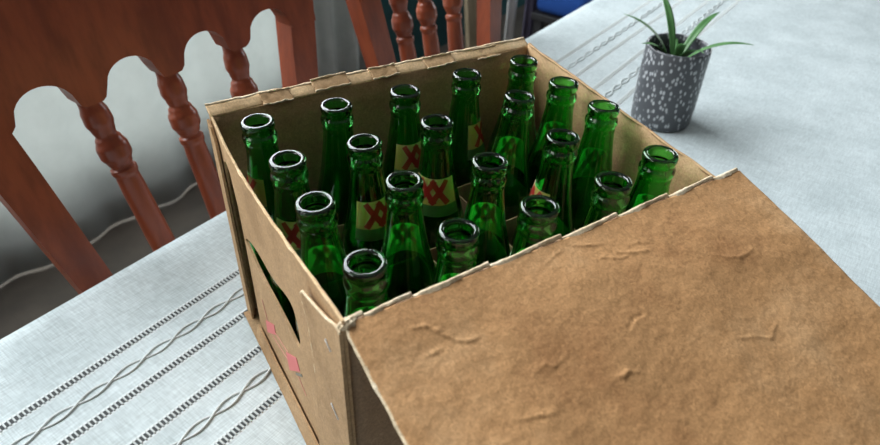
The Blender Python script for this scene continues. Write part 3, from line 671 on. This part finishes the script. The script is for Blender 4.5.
OUT = [(-0.0000, 0.0104), (-0.0000, 0.0112), (-0.0002, 0.0120), (-0.0006, 0.0127), (-0.0018, 0.0132), (-0.0036, 0.01335), (-0.0055, 0.0131), (-0.0070, 0.0125), (-0.0084, 0.0121), (-0.0096, 0.0124), (-0.0108, 0.0132), (-0.0124, 0.01375), (-0.0150, 0.01375),
       (-0.0166, 0.0133), (-0.0178, 0.0126), (-0.0190, 0.0124), (-0.0200, 0.0127), (-0.0210, 0.0129), (-0.0222, 0.0127), (-0.0240, 0.0126), (-0.0300, 0.0131), (-0.0380, 0.0141), (-0.0460, 0.0152), (-0.0540, 0.0164), (-0.0620, 0.0178),
       (-0.0700, 0.0195), (-0.0780, 0.0214), (-0.0860, 0.0234), (-0.0940, 0.0252), (-0.1020, 0.0266), (-0.1100, 0.0275), (-0.1180, 0.0280), (-0.1400, 0.0280), (-0.1800, 0.0280), (-0.2120, 0.0280), (-0.2170, 0.0270), (-0.2200, 0.0245), (-0.2205, 0.0220), (-0.2180, 0.0150), (-0.2165, 0.0)]
OUT = [(z_, min(r_, 0.0272)) for z_, r_ in OUT]
def router(zt): return lerp_table([(-a, b_) for a, b_ in OUT], -zt)
def bottle_glass():
    bm = bmesh.new()
    outp = [(r_, BH+z) for z, r_ in OUT][::-1]
    inn = [(0.0098, -0.0002), (0.0092, -0.0008), (0.0086, -0.0030), (0.0086, -0.0200), (0.0098, -0.0300)]
    inn += [(router(z)-0.0030, z) for z in (-0.038, -0.046, -0.054, -0.062, -0.070, -0.078, -0.086, -0.094, -0.102, -0.110, -0.118, -0.14, -0.17, -0.208)] + [(0.0225, -0.2125), (0.012, -0.2130), (0, -0.2125)]
    add_lathe(bm, outp + [(r_, BH+z) for r_, z in inn], 48)
    return bm
LZ0, LZ1, LA = -0.0455, -0.0790, math.radians(66)
def lab_pt(a, z, off):                           # the label faces +x
    r_ = router(z)+off; return (r_*math.cos(a), r_*math.sin(a), BH+z)
def patch(bm, zt, zb, a0, a1, off, na=36, nzv=8):
    fr = [[bm.verts.new(lab_pt(a0+(a1-a0)*i/na, zt+(zb-zt)*j/nzv, off)) for j in range(nzv+1)] for i in range(na+1)]
    for i in range(na):
        for j in range(nzv): bm.faces.new((fr[i][j], fr[i][j+1], fr[i+1][j+1], fr[i+1][j]))
def strokes(bm, segs, wd, off):                  # flat strokes (arc length, z) laid onto the cone of the neck
    for (s0, z0), (s1, z1) in segs:
        a = Vector((s0, z0, 0)); c = Vector((s1, z1, 0)); q = (c-a).normalized(); k = Vector((-q.y, q.x, 0))*wd/2; rows = []
        for i in range(13):
            p = a.lerp(c, i/12); rows.append([bm.verts.new(lab_pt((p+k*e).x/0.0172, (p+k*e).y, off)) for e in (-1, 0, 1)])
        for x_, y_ in zip(rows, rows[1:]):
            for j in range(2): bm.faces.new((x_[j], y_[j], y_[j+1], x_[j+1]))
def make_bottle():
    t = empty('beer_bottle')
    obj('glass_body', bottle_glass(), GLASS, t, True)
    bm = bmesh.new(); patch(bm, LZ0, LZ1, -LA, LA, 0.00025)
    lb = obj('neck_label', bm, LABEL, t, True, recalc=False)
    bm = bmesh.new(); patch(bm, -0.0690, LZ1, -LA, LA, 0.00040, 36, 3); obj('green_band', bm, L_GREEN, lb, True, recalc=False)
    X = []
    for cx in (-0.0052, 0.0052): X += [((cx-0.0066, -0.0468), (cx+0.0066, -0.0678)), ((cx+0.0066, -0.0468), (cx-0.0066, -0.0678))]
    bm = bmesh.new(); strokes(bm, X, 0.0058, 0.00050); obj('emblem_outline', bm, L_CREAM, lb, True, recalc=False)
    bm = bmesh.new(); strokes(bm, X, 0.0046, 0.00065); obj('double_x_emblem', bm, L_RED, lb, True, recalc=False)
    return t
def copy_tree(o, parent=None):
    c = o.copy(); COL.objects.link(c)
    if parent is not None: c.parent = parent
    for ch in [x for x in o.children]: copy_tree(ch, c)
    return c
ROWN = ['in the back row', 'in the second row from the back', 'in the third row from the back', 'in the front row behind the flap']
COLN = ['leftmost', 'second from left', 'third from left', 'second from right', 'rightmost']
EXTRA = {(0, 2): 'with red-gold label', (1, 2): 'with double X', (1, 1): 'with red X', (1, 0): 'with red label', (0, 3): 'with gold label'}
SPIN = [[-80, 92, 36, 82, 150], [2, 30, -8, 180, 185], [170, 190, 180, -72, 180], [185, 170, 195, 75, 160]]
proto = make_bottle()
for r in range(4):
    for c in range(5):
        o = proto if (r, c) == (0, 0) else copy_tree(proto)
        m_ = Vector((*MOUTH[r][c], 0)); bq = body[r][c]; zc = -0.20
        ax = (m_-Vector((bq.x, bq.y, zc))).normalized()
        foot = m_ - ax*BH
        tilt = math.acos(min(1, ax.z))
        foot.z = FOOT + 0.022*math.sin(tilt) + 0.0003
        az = math.atan2(CAM_POS.y-m_.y, CAM_POS.x-m_.x) + math.radians(SPIN[r][c])
        q = Vector((0, 0, 1)).rotation_difference(ax)
        o.rotation_mode = 'QUATERNION'
        o.rotation_quaternion = q @ Matrix.Rotation(az, 3, 'Z').to_quaternion()
        o.location = foot
        ex = EXTRA.get((r, c))
        tag(o, 'green glass bottle%s, %s %s' % (' '+ex if ex else '', COLN[c], ROWN[r]), 'bottle', 'empty green bottles in the carton')

# ------------------------------------------------------------------ potted plant right of the carton
PB = Vector((0.6455, 0.1305, TABLE_Z+0.0006))
pt = empty('potted_plant', PB); tag(pt, 'small green plant in a speckled charcoal pot right of the carton', 'plant')
bm = bmesh.new(); add_lathe(bm, [(0, 0), (0.041, 0), (0.044, 0.003), (0.0455, 0.03), (0.0455, 0.07), (0.0455, 0.116), (0.0450, 0.119), (0.0425, 0.119), (0.0415, 0.116), (0.041, 0.09), (0.041, 0.080), (0, 0.080)], 56); obj('pot', bm, POT, pt, True)
bm = bmesh.new(); add_lathe(bm, [(0, 0.0805), (0.0405, 0.0805), (0.0408, 0.090), (0.03, 0.093), (0, 0.095)], 32); obj('soil', bm, SOIL, pt, True)
for k, (az, ln, el) in enumerate(((2.95, 0.070, 1.05), (2.3, 0.10, 1.15), (0.2, 0.11, 1.0), (1.2, 0.12, 1.2), (-0.9, 0.10, 0.95), (-2.0, 0.08, 1.1), (3.9, 0.075, 1.25), (0.9, 0.07, 0.8))):
    def leaf(s, t, az=az, ln=ln, el=el):
        l = ln*t; e = el-0.9*t*t
        rad = 0.008+l*math.cos(el-0.45*t); zz = 0.092+l*math.sin(el-0.5*t)
        wd = 0.012*math.sin(PI*min(1, 0.08+0.92*t))**0.8*(s-0.5)
        return (rad*math.cos(az)-wd*math.sin(az), rad*math.sin(az)+wd*math.cos(az), zz+0.35*abs(wd))
    bm = bmesh.new(); add_sheet(bm, leaf, 4, 16, (0, 0, -0.0005)); obj('leaf', bm, LEAF, pt, True)
